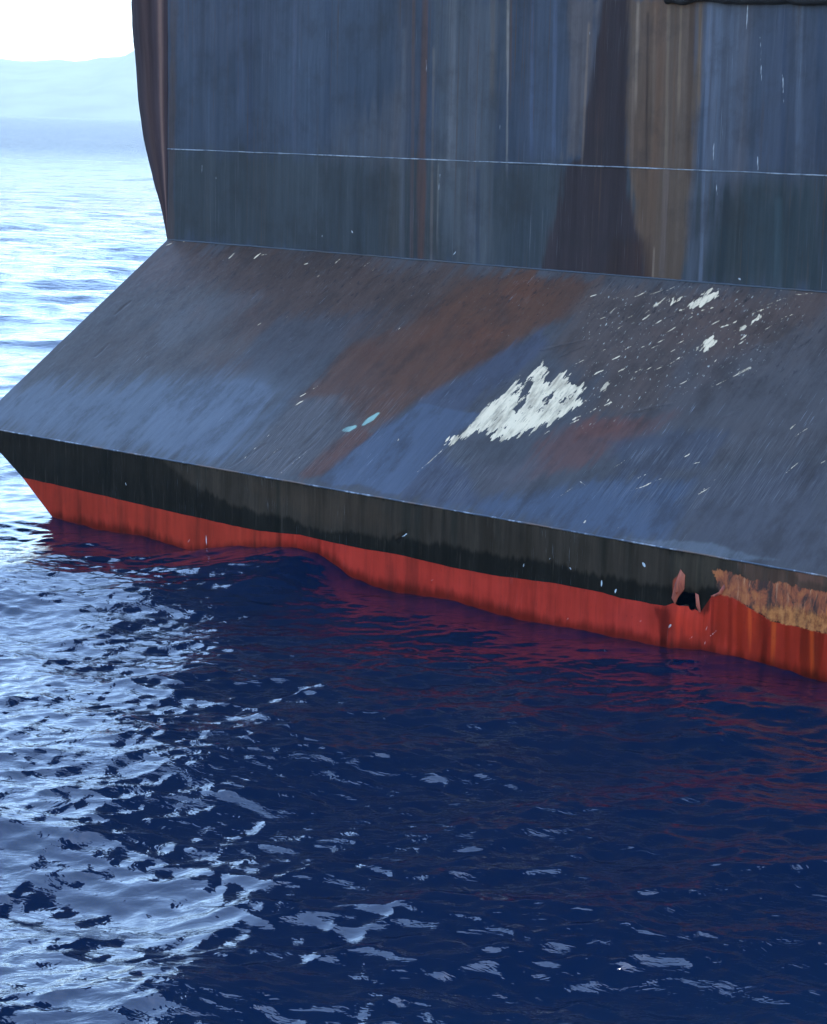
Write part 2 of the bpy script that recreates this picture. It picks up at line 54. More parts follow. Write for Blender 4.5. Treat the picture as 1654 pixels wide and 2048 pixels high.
RED_STREAKS = [(13.89, 0.605, 13.922, -0.04, 0.0912, (100, 32, 28), 0.7), (14.006, 0.573, 14.017, 0.245, 0.0608, (176, 90, 50), 0.6), (14.177, 0.569, 14.212, -0.012, 0.076, (112, 38, 30), 0.6), (14.382, 0.571, 14.416, -0.059, 0.1064, (96, 34, 28), 0.7), (14.488, 0.556, 14.517, 0.166, 0.0608, (180, 84, 46), 0.6), (14.593, 0.552, 14.637, -0.043, 0.0684, (110, 36, 28), 0.6), (13.559, 0.753, 13.594, 0.044, 0.0912, (118, 40, 32), 0.6), (13.693, 0.681, 13.714, 0.366, 0.0456, (190, 92, 56), 0.6), (13.429, 0.759, 13.474, 0.081, 0.0608, (104, 34, 32), 0.5), (13.204, 0.691, 13.232, 0.155, 0.0532, (98, 34, 34), 0.6), (12.577, 0.508, 12.592, 0.034, 0.1064, (80, 30, 34), 0.7), (12.752, 0.533, 12.77, 0.251, 0.0608, (190, 70, 60), 0.5), (6.464, 0.506, 6.451, 0.222, 0.0684, (112, 36, 36), 0.5), (6.739, 0.505, 6.735, 0.267, 0.0456, (170, 78, 76), 0.4), (7.19, 0.491, 7.179, 0.198, 0.076, (110, 34, 34), 0.55), (7.439, 0.481, 7.439, 0.102, 0.0532, (108, 34, 36), 0.5), (7.719, 0.47, 7.721, 0.079, 0.038, (168, 70, 70), 0.4), (6.093, 0.45, 6.088, 0.179, 0.0532, (116, 40, 40), 0.5), (5.715, 0.45, 5.709, 0.134, 0.038, (160, 76, 72), 0.4), (9.067, 0.502, 9.081, 0.105, 0.0608, (130, 44, 46), 0.4), (10.025, 0.461, 10.043, 0.042, 0.076, (130, 46, 48), 0.35), (10.936, 0.518, 10.959, 0.044, 0.0608, (134, 48, 50), 0.35), (11.739, 0.497, 11.764, 0.034, 0.076, (128, 46, 48), 0.4), (3.929, 0.495, 3.929, 0.049, 0.0608, (124, 48, 46), 0.4), (2.875, 0.496, 2.871, 0.04, 0.076, (126, 50, 46), 0.35)]
RED_LINE = [(-0.104, 0.524), (1.143, 0.529), (2.875, 0.496), (4.439, 0.457), (5.427, 0.435), (6.094, 0.435), (6.83, 0.491), (7.719, 0.47), (8.572, 0.489), (9.392, 0.462), (10.18, 0.468), (10.936, 0.518), (11.702, 0.522), (11.952, 0.497), (12.577, 0.508), (12.676, 0.556), (12.752, 0.533), (12.88, 0.549), (13.049, 0.519), (13.2, 0.75), (13.296, 0.79), (13.493, 0.765), (13.693, 0.681), (13.987, 0.575), (14.332, 0.574), (14.666, 0.554), (15.537, 0.536)]
WATER_LINE = [(1.82, 0.0), (2.871, 0.002), (3.929, 0.012), (4.643, -0.085), (5.237, 0.009), (5.719, 0.121), (6.469, 0.246), (7.194, 0.304), (7.729, 0.081), (8.249, 0.017), (9.164, 0.053), (9.728, 0.052), (10.962, -0.019), (11.837, 0.016), (12.605, 0.036), (13.078, 0.065), (14.708, 0.0)]
FENDER = [(9.651, 7.725), (9.769, 7.743), (9.944, 7.707), (10.119, 7.757), (10.39, 7.739), (10.772, 7.701), (10.996, 7.703), (11.256, 7.686), (11.511, 7.701), (11.801, 7.684), (12.042, 7.693)]

# ---------------------------------------------------------------- helpers
def lin(c):
    c = np.asarray(c, dtype=np.float64) / 255.0
    return np.where(c <= 0.04045, c / 12.92, ((c + 0.055) / 1.055) ** 2.4)

def vnoise(x, y, seed=0):
    xi = np.floor(x).astype(np.int64); yi = np.floor(y).astype(np.int64)
    fx = x - xi; fy = y - yi
    fx = fx * fx * (3 - 2 * fx); fy = fy * fy * (3 - 2 * fy)
    def h(a, b):
        n = (a * 374761393 + b * 668265263 + seed * 1442695041) & 0xffffffff
        n = ((n ^ (n >> 13)) * 1274126177) & 0xffffffff
        return ((n ^ (n >> 16)) & 0xffff) / 65535.0
    a = h(xi, yi); b = h(xi + 1, yi); c = h(xi, yi + 1); d = h(xi + 1, yi + 1)
    return (a + (b - a) * fx) * (1 - fy) + (c + (d - c) * fx) * fy

def fbm(x, y, octaves=4, seed=0):
    s = 0; a = 1; t = 0
    for o in range(octaves):
        s = s + a * vnoise(x * 2 ** o + 17.3 * o, y * 2 ** o - 9.1 * o, seed + o); t += a; a *= .55
    return s / t * 2 - 1

def smooth(e0, e1, x):
    t = np.clip((x - e0) / (e1 - e0), 0, 1); return t * t * (3 - 2 * t)

def poly_sd(u, v, pts):
    """signed distance, positive inside"""
    P = np.array(pts); n = len(P); d = np.full(u.shape, 1e9); ins = np.zeros(u.shape, bool)
    for i in range(n):
        ax, ay = P[i]; bx, by = P[(i + 1) % n]; ex, ey = bx - ax, by - ay
        t = np.clip(((u - ax) * ex + (v - ay) * ey) / (ex * ex + ey * ey + 1e-12), 0, 1)
        d = np.minimum(d, np.hypot(u - ax - t * ex, v - ay - t * ey))
        c = ((ay > v) != (by > v))
        with np.errstate(divide='ignore', invalid='ignore'):
            xc = ax + (v - ay) / (by - ay if by != ay else 1e-9) * ex
        ins ^= c & (u < xc)
    return np.where(ins, d, -d)

def window(u, v, pts, m):
    P = np.array([p[:2] for p in pts]); lo = P.min(0) - m; hi = P.max(0) + m
    return (u > lo[0]) & (u < hi[0]) & (v > lo[1]) & (v < hi[1])

def paint_patches(col, u, v, patches, K, wob):
    for pts, fe, co, st in patches:
        g_ = sum(co) / 3; co = tuple(g_ + (x - g_) * .80 for x in co) if K is not K_R else co
        k = window(u, v, pts, fe * 2.2 + .02)
        if not k.any(): continue
        d = poly_sd(u[k], v[k], pts) + wob[k] * fe * 1.6 + min(.10, fe * 1.5 + .02) * fbm(u[k] * 2.3, v[k] * 1.4, 4, 401)
        a = (smooth(-fe, fe, d) * st)[:, None]
        col[k] = col[k] * (1 - a) + (lin(co) / K) * a

def seg_field(u, v, segs, field, grow=1.0):
    u = u + .016 * fbm(u * 9, v * 5, 3, 301); v = v + .02 * fbm(u * 8, v * 6, 3, 302)
    for s in segs:
        x0, y0, x1, y1, wd = s[:5]; r = wd * .5 * grow
        k = window(u, v, [(x0, y0), (x1, y1)], r * 2 + .05)
        if not k.any(): continue
        ex, ey = x1 - x0, y1 - y0
        t = np.clip(((u[k] - x0) * ex + (v[k] - y0) * ey) / (ex * ex + ey * ey + 1e-9), 0, 1)
        d = np.hypot(u[k] - x0 - t * ex, v[k] - y0 - t * ey)
        taper = .45 + .55 * np.sin(np.pi * (t * .8 + .1))
        field[k] = np.maximum(field[k], r * taper - d)

def streak_cols(col, u, v, cols, K, wob):
    for x0, y0, x1, y1, wd, co, st in cols:
        lo, hi = min(y0, y1), max(y0, y1)
        k = (v > lo - .4) & (v < hi + .1) & (u > min(x0, x1) - wd * 1.6) & (u < max(x0, x1) + wd * 1.6)
        if not k.any(): continue
        t = (v[k] - y0) / (y1 - y0); c = x0 + (x1 - x0) * t
        ww = wd * .62 * (1 + .5 * wob[k])
        a = smooth(1, .35, np.abs(u[k] - c) / ww) * smooth(lo - .35, lo + .15, v[k]) * smooth(hi + .08, hi - .02, v[k])
        a = (a * min(1, st * 1.3) * (.8 + .35 * wob[k]).clip(0, 1))[:, None]
        col[k] = col[k] * (1 - a) + (lin(co) / K) * a

def mesh_obj(name, verts, faces, mat, parent=None, smooth_shade=True):
    me = bpy.data.meshes.new(name)
    verts = np.asarray(verts, dtype=np.float32); faces = np.asarray(faces, dtype=np.int32)
    me.vertices.add(len(verts)); me.vertices.foreach_set('co', verts.ravel())
    nf, k = faces.shape
    me.loops.add(nf * k); me.loops.foreach_set('vertex_index', faces.ravel())
    me.polygons.add(nf); me.polygons.foreach_set('loop_start', np.arange(0, nf * k, k, dtype=np.int32))
    me.update(calc_edges=True)
    me.polygons.foreach_set('use_smooth', np.full(nf, smooth_shade)); me.update()
    me.materials.append(mat)
    o = bpy.data.objects.new(name, me); S.collection.objects.link(o)
    if parent: o.parent = parent
    return o

def quads(nr, nc, flip=False):
    i = np.arange(nr - 1)[:, None] * nc + np.arange(nc - 1)[None, :]
    q = np.stack([i, i + 1, i + nc + 1, i + nc], -1).reshape(-1, 4)
    return q[:, ::-1] if flip else q

def attrs(o, col=None, uv=None, **f):
    me = o.data
    if col is not None:
        a = me.color_attributes.new('paint', 'FLOAT_COLOR', 'POINT')
        c4 = np.ones((len(col), 4), np.float32); c4[:, :3] = np.clip(col, 0.001, 1); a.data.foreach_set('color', c4.ravel())
    if uv is not None:
        a = me.attributes.new('plate', 'FLOAT_VECTOR', 'POINT')
        v3 = np.zeros((len(uv), 3), np.float32); v3[:, :2] = uv; a.data.foreach_set('vector', v3.ravel())
    for k, x in f.items():
        a = me.attributes.new(k, 'FLOAT', 'POINT'); a.data.foreach_set('value', np.asarray(x, np.float32).ravel())

class NB:
    """small node builder"""
    def __init__(s, name):
        s.m = bpy.data.materials.new(name); s.m.use_nodes = True; s.t = s.m.node_tree
        s.bsdf = s.t.nodes['Principled BSDF']; s.out = s.t.nodes['Material Output']
    def n(s, ty, **kw):
        x = s.t.nodes.new(ty)
        for k, v in kw.items(): setattr(x, k, v)
        return x
    def l(s, a, b): s.t.links.new(a, b)
    def val(s, x, sock):
        if isinstance(x, (int, float)): sock.default_value = x
        elif isinstance(x, (tuple, list)): sock.default_value = (*x, 1) if len(x) == 3 and sock.type == 'RGBA' else x
        else: s.l(x, sock)
    def math(s, op, a, b=0.0, c=None, clamp=False):
        x = s.n('ShaderNodeMath', operation=op, use_clamp=clamp); s.val(a, x.inputs[0]); s.val(b, x.inputs[1])
        if c is not None: s.val(c, x.inputs[2])
        return x.outputs[0]
    def attr(s, name, out='Fac'):
        return s.n('ShaderNodeAttribute', attribute_name=name).outputs[out]
    def scale(s, vec, sc):
        x = s.n('ShaderNodeMapping'); s.l(vec, x.inputs[0]); x.inputs['Scale'].default_value = sc; return x.outputs[0]
    def noise(s, vec, scale, detail=4, rough=.55, dist=0.0):
        x = s.n('ShaderNodeTexNoise'); s.l(vec, x.inputs['Vector']); x.inputs['Scale'].default_value = scale
        x.inputs['Detail'].default_value = detail; x.inputs['Roughness'].default_value = rough; x.inputs['Distortion'].default_value = dist
        return x.outputs['Fac']
    def ramp(s, x, a, b, lo=0.0, hi=1.0):
        r = s.n('ShaderNodeMapRange', interpolation_type='SMOOTHSTEP'); s.val(x, r.inputs[0])
        for i, q in enumerate((a, b, lo, hi)): s.val(q, r.inputs[i + 1])
        return r.outputs[0]
    def mix(s, f, a, b, mode='MIX'):
        x = s.n('ShaderNodeMix', data_type='RGBA', blend_type=mode); s.val(f, x.inputs['Factor']); s.val(a, x.inputs[6]); s.val(b, x.inputs[7])
        return x.outputs[2]
    def bump(s, h, strength, dist, normal=None):
        x = s.n('ShaderNodeBump'); s.l(h, x.inputs['Height']); x.inputs['Strength'].default_value = strength; x.inputs['Distance'].default_value = dist
        if normal is not None: s.l(normal, x.inputs['Normal'])
        return x.outputs[0]

def hull_paint(name, along, spread, streak_amt, grain_amt, bare_col, scratch, rough=(.42, .7), spec=.04, fleck=0.0):
    """weathered ship paint: the plate's own surveyed paint colour, broken up by run-down dirt, grain and chips"""
    b = NB(name); P = b.attr('plate', 'Vector'); col = b.attr('paint', 'Color')
    st = b.noise(b.scale(P, (spread, along, 1)), 1.0, 6, .62)
    st2 = b.noise(b.scale(P, (spread * 3.7, along * 1.7, 1)), 1.0, 4, .6)
    gr = b.noise(b.scale(P, (9, 9 * min(1, along / spread * 5), 1)), 3.0, 8, .7)
    k = b.math('ADD', b.math('MULTIPLY', b.math('SUBTRACT', st, .5), streak_amt * 2), b.math('MULTIPLY', b.math('SUBTRACT', gr, .5), grain_amt * 2))
    k = b.math('ADD', k, b.math('MULTIPLY', b.math('SUBTRACT', st2, .5), streak_amt))
    k = b.math('ADD', k, 1.0)
    kk = b.n('ShaderNodeVectorMath', operation='SCALE'); b.l(col, kk.inputs[0]); b.l(k, kk.inputs['Scale'])
    c = kk.outputs[0]
    # thin pale run marks and scratches
    sc = b.noise(b.scale(P, (spread * 7, along * 2.2, 1)), 1.0, 3, .5)
    zone = b.noise(b.scale(P, (1.1, .7, 1)), 1.0, 3, .5)
    sm = b.math('MULTIPLY', b.ramp(sc, .64, .76), b.ramp(zone, .46, .66))
    c = b.mix(b.math('MULTIPLY', sm, scratch), c, (.30, .32, .35))
    if name == 'slope_paint':
        s1 = b.noise(b.scale(P, (62, 1.6, 1)), 1.0, 5, .7, .15)
        c = b.mix(b.math('MULTIPLY', b.math('MULTIPLY', b.ramp(s1, .52, .66), b.attr('scr')), .6), c, (.115, .105, .105))
        c = b.mix(b.math('MULTIPLY', b.math('MULTIPLY', b.ramp(s1, .46, .34), b.attr('scr')), .6), c, (.010, .011, .013))
        f1 = b.noise(b.scale(P, (30, 10, 1)), 1.0, 3, .6)
        c = b.mix(b.math('MULTIPLY', b.ramp(f1, .64, .69), b.attr('flz')), c, (.36, .33, .27))
        f2 = b.noise(b.scale(P, (13, 4.5, 1)), 1.0, 4, .65)
        c = b.mix(b.math('MULTIPLY', b.ramp(f2, .56, .70), b.math('MULTIPLY', b.attr('pits'), .85)), c, (.012, .011, .012))
        c = b.mix(b.math('MULTIPLY', b.ramp(f2, .42, .30), b.math('MULTIPLY', b.attr('pits'), .4)), c, (.085, .07, .066))
    if name in ('black_band_paint', 'red_bottom_paint'):
        tcn = b.noise(b.scale(P, (16, 9, 1)), 1.0, 7, .72)
        pl_ = b.ramp(b.math('ADD', b.attr('peel'), b.math('MULTIPLY', b.math('SUBTRACT', tcn, .5), .16)), -.01, .01)
        big = b.noise(b.scale(P, (5.5, 3.2, 1)), 1.0, 8, .66, .6); run = b.noise(b.scale(P, (22, 2.2, 1)), 1.0, 6, .7)
        rc = b.mix(b.ramp(big, .38, .52), (.045, .026, .022), (.24, .065, .030))
        rc = b.mix(b.ramp(b.math('ADD', big, b.math('MULTIPLY', b.math('SUBTRACT', tcn, .5), .5)), .50, .62), rc, (.31, .095, .035))
        rc = b.mix(b.math('MULTIPLY', b.ramp(run, .54, .68), .7), rc, (.40, .19, .10))
        rc = b.mix(b.math('MULTIPLY', b.ramp(run, .46, .34), .7), rc, (.09, .03, .02))
        low = b.ramp(b.math('ADD', b.attr('rim'), b.math('MULTIPLY', b.math('SUBTRACT', run, .5), .30)), -.03, .06)
        oc = b.mix(b.ramp(tcn, .36, .62), (.16, .045, .016), (.42, .15, .045))
        rc = b.mix(b.math('MULTIPLY', low, .85), rc, oc)
        c = b.mix(b.math('MULTIPLY', pl_, .92), c, rc)
        h1 = b.noise(b.scale(P, (19, 1.1, 1)), 1.0, 6, .68)
        c = b.mix(b.math('MULTIPLY', b.ramp(h1, .54, .72), .6 if name[0] == 'b' else .3), c, (.05, .038, .028) if name[0] == 'b' else (.07, .012, .008))
    if name == 'wall_paint':
        w1 = b.noise(b.scale(P, (22, .22, 1)), 1.0, 5, .7, .1); w2 = b.noise(b.scale(P, (.9, .35, 1)), 1.0, 4, .6)
        c = b.mix(b.math('MULTIPLY', b.math('MULTIPLY', b.ramp(w1, .55, .68), b.ramp(w2, .40, .60)), .7), c, (.058, .034, .022))
        w3 = b.noise(b.scale(P, (40, .30, 1)), 1.0, 5, .7)
        c = b.mix(b.math('MULTIPLY', b.math('MULTIPLY', b.ramp(w3, .58, .72), b.ramp(w2, .60, .40)), .5), c, (.12, .115, .11))
        w4 = b.noise(b.scale(P, (1.6, 1.3, 1)), 1.0, 8, .68)
        c = b.mix(b.math('MULTIPLY', b.ramp(w4, .46, .68), .35), c, (.022, .020, .020))
    if name == 'slope_paint':
        g4 = b.noise(b.scale(P, (2.6, 1.1, 1)), 1.0, 9, .7)
        c = b.mix(b.math('MULTIPLY', b.ramp(g4, .46, .66), .45), c, (.021, .015, .012))
        g5 = b.noise(b.scale(P, (60, 18, 1)), 1.0, 4, .7)
        c = b.mix(b.math('MULTIPLY', b.ramp(g5, .58, .74), .35), c, (.10, .095, .085))
    # small dark pits
    pit = b.noise(b.scale(P, (26, 11, 1)), 1.0, 2, .5)
    pz = b.attr('pits')
    pm = b.math('MULTIPLY', b.ramp(pit, .66, .74), pz)
    c = b.mix(b.math('MULTIPLY', pm, .75), c, (.006, .007, .009))
    if fleck:
        fl = b.noise(b.scale(P, (34, 13, 1)), 1.0, 2, .5)
        fm = b.math('MULTIPLY', b.ramp(fl, .72, .76), pz)
        c = b.mix(b.math('MULTIPLY', fm, fleck), c, (.30, .31, .32))
    # gouges (dark) and bare/chipped places (pale) with ragged edges
    rag = b.noise(b.scale(P, (15, 4.5, 1) if name == 'slope_paint' else (42, 16, 1)), 1.0, 6, .68)
    go = b.math('ADD', b.attr('gouge'), b.math('MULTIPLY', b.math('SUBTRACT', rag, .6), .09))
    c = b.mix(b.math('MULTIPLY', b.ramp(go, -.006, .014), .6), c, (.008, .009, .011))
    ba = b.math('ADD', b.attr('bare'), b.math('MULTIPLY', b.math('SUBTRACT', rag, .55), b.attr('rag')))
    bm = b.ramp(ba, -.002, .004)
    tone = b.noise(b.scale(P, (7, 2.0, 1)), 1.0, 8, .62)
    bc = b.mix(b.ramp(tone, .32, .56), tuple(x * .5 for x in bare_col), bare_col)
    c = b.mix(b.math('MULTIPLY', bm, b.ramp(b.noise(b.scale(P, (30, 3.5, 1)), 1.0, 5, .7), .34, .5, .55, 1.0)), c, bc)
    b.l(c, b.bsdf.inputs['Base Color'])
    b.val(b.math('ADD', b.ramp(gr, .25, .75, *rough), b.math('MULTIPLY', bm, .2)), b.bsdf.inputs['Roughness'])
    b.bsdf.inputs['Specular IOR Level'].default_value = spec
    h = b.math('SUBTRACT', b.math('MULTIPLY', gr, .6), b.math('MULTIPLY', pm, .8))
    h = b.math('SUBTRACT', h, b.math('MULTIPLY', bm, .5))
    b.l(b.bump(h, .35, .004), b.bsdf.inputs['Normal'])
    return b.m

def plain(name, colr, rough=.6, var=.25, sc=6.0, spec=.4):
    b = NB(name); tc = b.n('ShaderNodeTexCoord').outputs['Object']
    nz = b.noise(tc, sc, 6, .6)
    b.l(b.mix(b.ramp(nz, .3, .7), tuple(x * (1 - var) for x in colr), tuple(x * (1 + var) for x in colr)), b.bsdf.inputs['Base Color'])
    b.bsdf.inputs['Roughness'].default_value = rough; b.bsdf.inputs['Specular IOR Level'].default_value = spec
    b.l(b.bump(nz, .3, .01), b.bsdf.inputs['Normal'])
    return b.m

# ---------------------------------------------------------------- the ship: local x along the stern, y inboard, z up
SHIP_O = Vector((-6.935, 29.830, 0.0)); SHIP_A = math.radians(-37.793)
BEAM, TOP, LENGTH = 24.0, 30.0, 60.0
EDGE_Z, IN_Y, IN_Z, WELD_Z = 1.205, 4.246, 3.975, 5.50
SL = math.hypot(IN_Y, IN_Z - EDGE_Z)
ship = bpy.data.objects.new('cargo_ship', None); S.collection.objects.link(ship)
ship.location = SHIP_O; ship.rotation_euler = (0, 0, SHIP_A)
ship['label'] = 'weathered dark blue ship stern with sloping plate, black band and red bottom'
ship['category'] = 'ship'

def uspace(u0, dense, step):
    a = np.arange(u0, dense, step); b_ = np.linspace(a[-1] + step, BEAM, 60); return np.concatenate([a, b_])

# K: how bright a white card would stand on each plate (turns the photograph's tones into paint colours)
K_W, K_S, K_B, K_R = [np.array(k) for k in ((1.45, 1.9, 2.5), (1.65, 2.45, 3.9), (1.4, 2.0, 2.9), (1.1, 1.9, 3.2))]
WAVE_SLOPE, RIPPLE, SEA_COL, HAZE = .034, .7, (.0003, .0062, .021), 1.1e-4

# --- transom wall
us = uspace(0, 14.2, .015); vs = np.concatenate([np.arange(IN_Z, 8.4, .015), np.linspace(8.5, TOP, 40)])
U, V = [a.ravel() for a in np.meshgrid(us, vs)]
wob = fbm(U * 13, V * .8, 4, 3)
col = np.empty((len(U), 3)); col[:] = lin((64, 80, 104)) / K_W
paint_patches(col, U, V, WALL_PATCHES, K_W, wob)
streak_cols(col, U, V, WALL_STREAKS, K_W, wob)
col *= (1 + .26 * fbm(U * 5, V * .16, 6, 11) + .20 * fbm(U * 1.3, V * .5, 6, 12) + .12 * fbm(U * 30, V * 1.2, 3, 13))[:, None]
br = smooth(.05, .6, fbm(U * 2.2, V * .12, 5, 14)) * .6
col = col * (1 - br[:, None]) + col * np.array([1.28, .98, .80]) * br[:, None]
bare = np.full(len(U), -.2); seg_field(U, V, WALL_CHIPS, bare, .7)
# rubbed pale line on the weld
wl_n = fbm(U * 3, V * 0, 4, 21)
seam = .012 - np.abs(V - WELD_Z - .004 * fbm(U * 2, V * 0, 3, 5)) - .014 * smooth(.25, -.35, wl_n) - .05 * ((U > 7.9) & (U < 9.2)) * (.5)
bare = np.maximum(bare, seam - .004)
dw = .014 * fbm(U * .8, V * .6, 3, 31) + .004 * fbm(U * 3, V * 2, 3, 32)
wall_mat = hull_paint('wall_paint', .35, 12, .20, .16, (.30, .30, .30), .3, (.38, .62))
o = mesh_obj('transom_wall', np.stack([U, IN_Y - dw, V], 1), quads(len(vs), len(us)), wall_mat, ship)
attrs(o, col, np.stack([U, V], 1), bare=bare, rag=np.full(len(U), .008), gouge=np.full(len(U), -.2), pits=.12 * np.ones(len(U)))

# --- sloping plate
us = uspace(0, 15.4, .015); vs = np.linspace(0, SL, 340)
U, V = [a.ravel() for a in np.meshgrid(us, vs)]
wob = .8 * fbm(U * 17, V * .8, 5, 41) + .5 * fbm(U * 3.5, V * 1.6, 5, 42)
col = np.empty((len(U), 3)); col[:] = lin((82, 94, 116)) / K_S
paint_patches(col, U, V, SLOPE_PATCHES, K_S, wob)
col *= (1 + .10 * fbm(U * 6, V * .7, 5, 43) + .10 * fbm(U * 1.4, V * 1.1, 5, 44) + .05 * fbm(U * 28, V * 2.4, 3, 45))[:, None]
br = smooth(.1, .6, fbm(U * 1.3, V * .9, 5, 46)) * .5 * smooth(1.2, 3.2, V)
col = col * (1 - br[:, None]) + col * np.array([1.16, .94, .84]) * br[:, None]
cy = np.full(len(U), -.2); seg_field(U, V, SLOPE_BLUE_CHIPS, cy, 1.35)
a = smooth(-.006, .006, cy + .008 * wob)[:, None]; col = col * (1 - a) + lin((150, 215, 240)) / K_S * a
bare = np.full(len(U), -.3)
for pts in SLOPE_BARE:
    k = window(U, V, pts, .35); bare[k] = np.maximum(bare[k], poly_sd(U[k] + .03 * fbm(U[k] * 6, V[k] * 4, 3, 402), V[k] + .20 * fbm(U[k] * 6, V[k] * .9, 3, 403) + .20 * fbm(U[k] * 25, V[k] * 1.2, 4, 404), pts))
rag = .05 + .24 * smooth(-.3, 0, bare)
bare = np.minimum(bare, .05)
bare -= .11 * smooth(.12, .55, fbm(U * 4.5, V * 1.7, 6, 405)) * smooth(-.1, .02, bare)
flz = smooth(.02, .3, -np.abs(poly_sd(U, V, SLOPE_ZONES[0])) + .3) * 0 + smooth(-.3, .2, poly_sd(U, V, SLOPE_ZONES[0]))
scr = np.maximum.reduce([smooth(-.15, .15, poly_sd(U, V, z_)) for z_ in SLOPE_ZONES[1:]])
seg_field(U, V, SLOPE_CHIPS, bare, .75)
gouge = np.full(len(U), -.2); seg_field(U, V, SLOPE_GOUGES, gouge, .8)
dz = .014 * fbm(U * .55, V * .5, 3, 51) + .006 * fbm(U * 2.2, V * 1.6, 3, 52) + .003 * fbm(U * 7, V * 4, 3, 53)
dz *= smooth(0, .25, V) * smooth(SL, SL - .2, V) * smooth(0, .2, U)
dz -= .006 * np.clip(gouge + .03, 0, .03) / .03
nx, nz = -(IN_Z - EDGE_Z) / SL, IN_Y / SL
slope_mat = hull_paint('slope_paint', 1.0, 13, .27, .20, (.62, .46, .29), .7, (.36, .62), .12, .45)
pits = smooth(2.2, 4.6, V + .9 * fbm(U * .9, V * .6, 3, 55)) * smooth(-.5, .4, fbm(U * .7, V * .5, 3, 56) + .2)
o = mesh_obj('sloping_plate', np.stack([U, V / SL * IN_Y + nx * dz, EDGE_Z + V / SL * (IN_Z - EDGE_Z) + nz * dz], 1), quads(len(vs), len(us)), slope_mat, ship)
attrs(o, col, np.stack([U, V], 1), bare=bare, rag=rag, gouge=gouge, pits=pits, scr=scr, flz=flz)

# --- lower face: black band above, red bottom paint below, parted by a wavy paint line
EZ = np.array([-1.6, -.8, 0, .53, .855, EDGE_Z]); EU = np.array([3.6, 2.75, 1.82, 1.143, .624, 0.0])
def left_edge(z): return np.interp(z, EZ, EU)
RL = np.array(RED_LINE)
def red_line(u): return np.interp(u, RL[:, 0], RL[:, 1]) + .006 * fbm(u * 5, u * 0, 3, 61)
def face_grid(lo_fn, hi_fn, rows):
    s = np.concatenate([np.arange(0, 15.4, .015), np.linspace(15.5, BEAM, 50)])[None, :]
    t = np.linspace(0, 1, rows)[:, None]
    u = s + 0 * t
    for _ in range(3):
        z = lo_fn(u) + (hi_fn(u) - lo_fn(u)) * t
        le = left_edge(z); u = le + s * (BEAM - le) / BEAM
    z = lo_fn(u) + (hi_fn(u) - lo_fn(u)) * t
    return u, z
def dent(u, z):
    d = .012 * fbm(u * .7, z * .8, 3, 71) + .004 * fbm(u * 3, z * 2.5, 3, 72)
    d = d * smooth(EDGE_Z, EDGE_Z - .2, z)
    d = d - .035 * np.exp(-(((u - 8.58) / .09) ** 2 + ((z - .74 - .5 * (u - 8.58)) / .045) ** 2))
    d = d - .05 * np.exp(-(((u - 12.85) / .22) ** 2 + ((z - .62) / .16) ** 2))
    return d
def lower_face(name, lo_fn, hi_fn, rows, base, K, patches, chips, mat, seed, drop_hole):
    u, z = face_grid(lo_fn, hi_fn, rows); nc = u.shape[1]; u = u.ravel(); z = z.ravel()
    wob = fbm(u * 22, z * 2.2, 4, seed)
    c = np.empty((len(u), 3)); c[:] = lin(base) / K
    paint_patches(c, u, z, patches, K, wob)
    c *= (1 + (.45 if K is K_B else .25) * fbm(u * 14, z * 1.0, 6, seed + 5) + .2 * fbm(u * 2, z * 3, 4, seed + 6))[:, None]
    if K is K_R: streak_cols(c, u, z, RED_STREAKS, K, wob)
    wet = z - np.interp(u, np.array(WATER_LINE)[:, 0], np.array(WATER_LINE)[:, 1])
    wa = smooth(.16, .0, wet + .07 * fbm(u * 16, z * 2, 4, 410)) * .62; c *= (1 - wa)[:, None] * np.array([1, 1, .95])
    st_ = smooth(.05, .6, fbm(u * 7, z * .5, 5, 411)) * .45; c *= 1 - st_[:, None] * np.array([.8, .5, .4])
    bare = np.full(len(u), -.2); seg_field(u, z, chips, bare, .65)
    v = np.stack([u, -dent(u, z), z], 1); f = quads(rows, nc)
    if drop_hole:
        fc = v[f].mean(1); sdh = poly_sd(fc[:, 0], fc[:, 2], HOLE) + .012 * fbm(fc[:, 0] * 40, fc[:, 2] * 40, 3, 81)
        f = f[sdh < 0]
    o = mesh_obj(name, v, f, mat, ship)
    attrs(o, c, np.stack([u, z], 1), bare=bare, rag=np.full(len(u), .015), gouge=np.full(len(u), -.2), pits=np.full(len(u), .3),
          peel=poly_sd(u, z, PEEL[0]), rim=poly_sd(u, z, PEEL[1]))
    return o
band_mat = hull_paint('black_band_paint', 1.3, 24, .38, .2, (.45, .47, .48), .5, (.45, .75))
red_mat = hull_paint('red_bottom_paint', 1.3, 20, .14, .10, (.50, .42, .40), .18, (.42, .65))
lower_face('black_band', red_line, lambda u: EDGE_Z + 0 * u, 80, (27, 31, 35), K_B, BAND_PATCHES, BAND_CHIPS, band_mat, 91, True)
lower_face('red_bottom', lambda u: -1.6 + 0 * u, red_line, 150, (148, 57, 57), K_R, RED_PATCHES, RED_CHIPS, red_mat, 95, True)

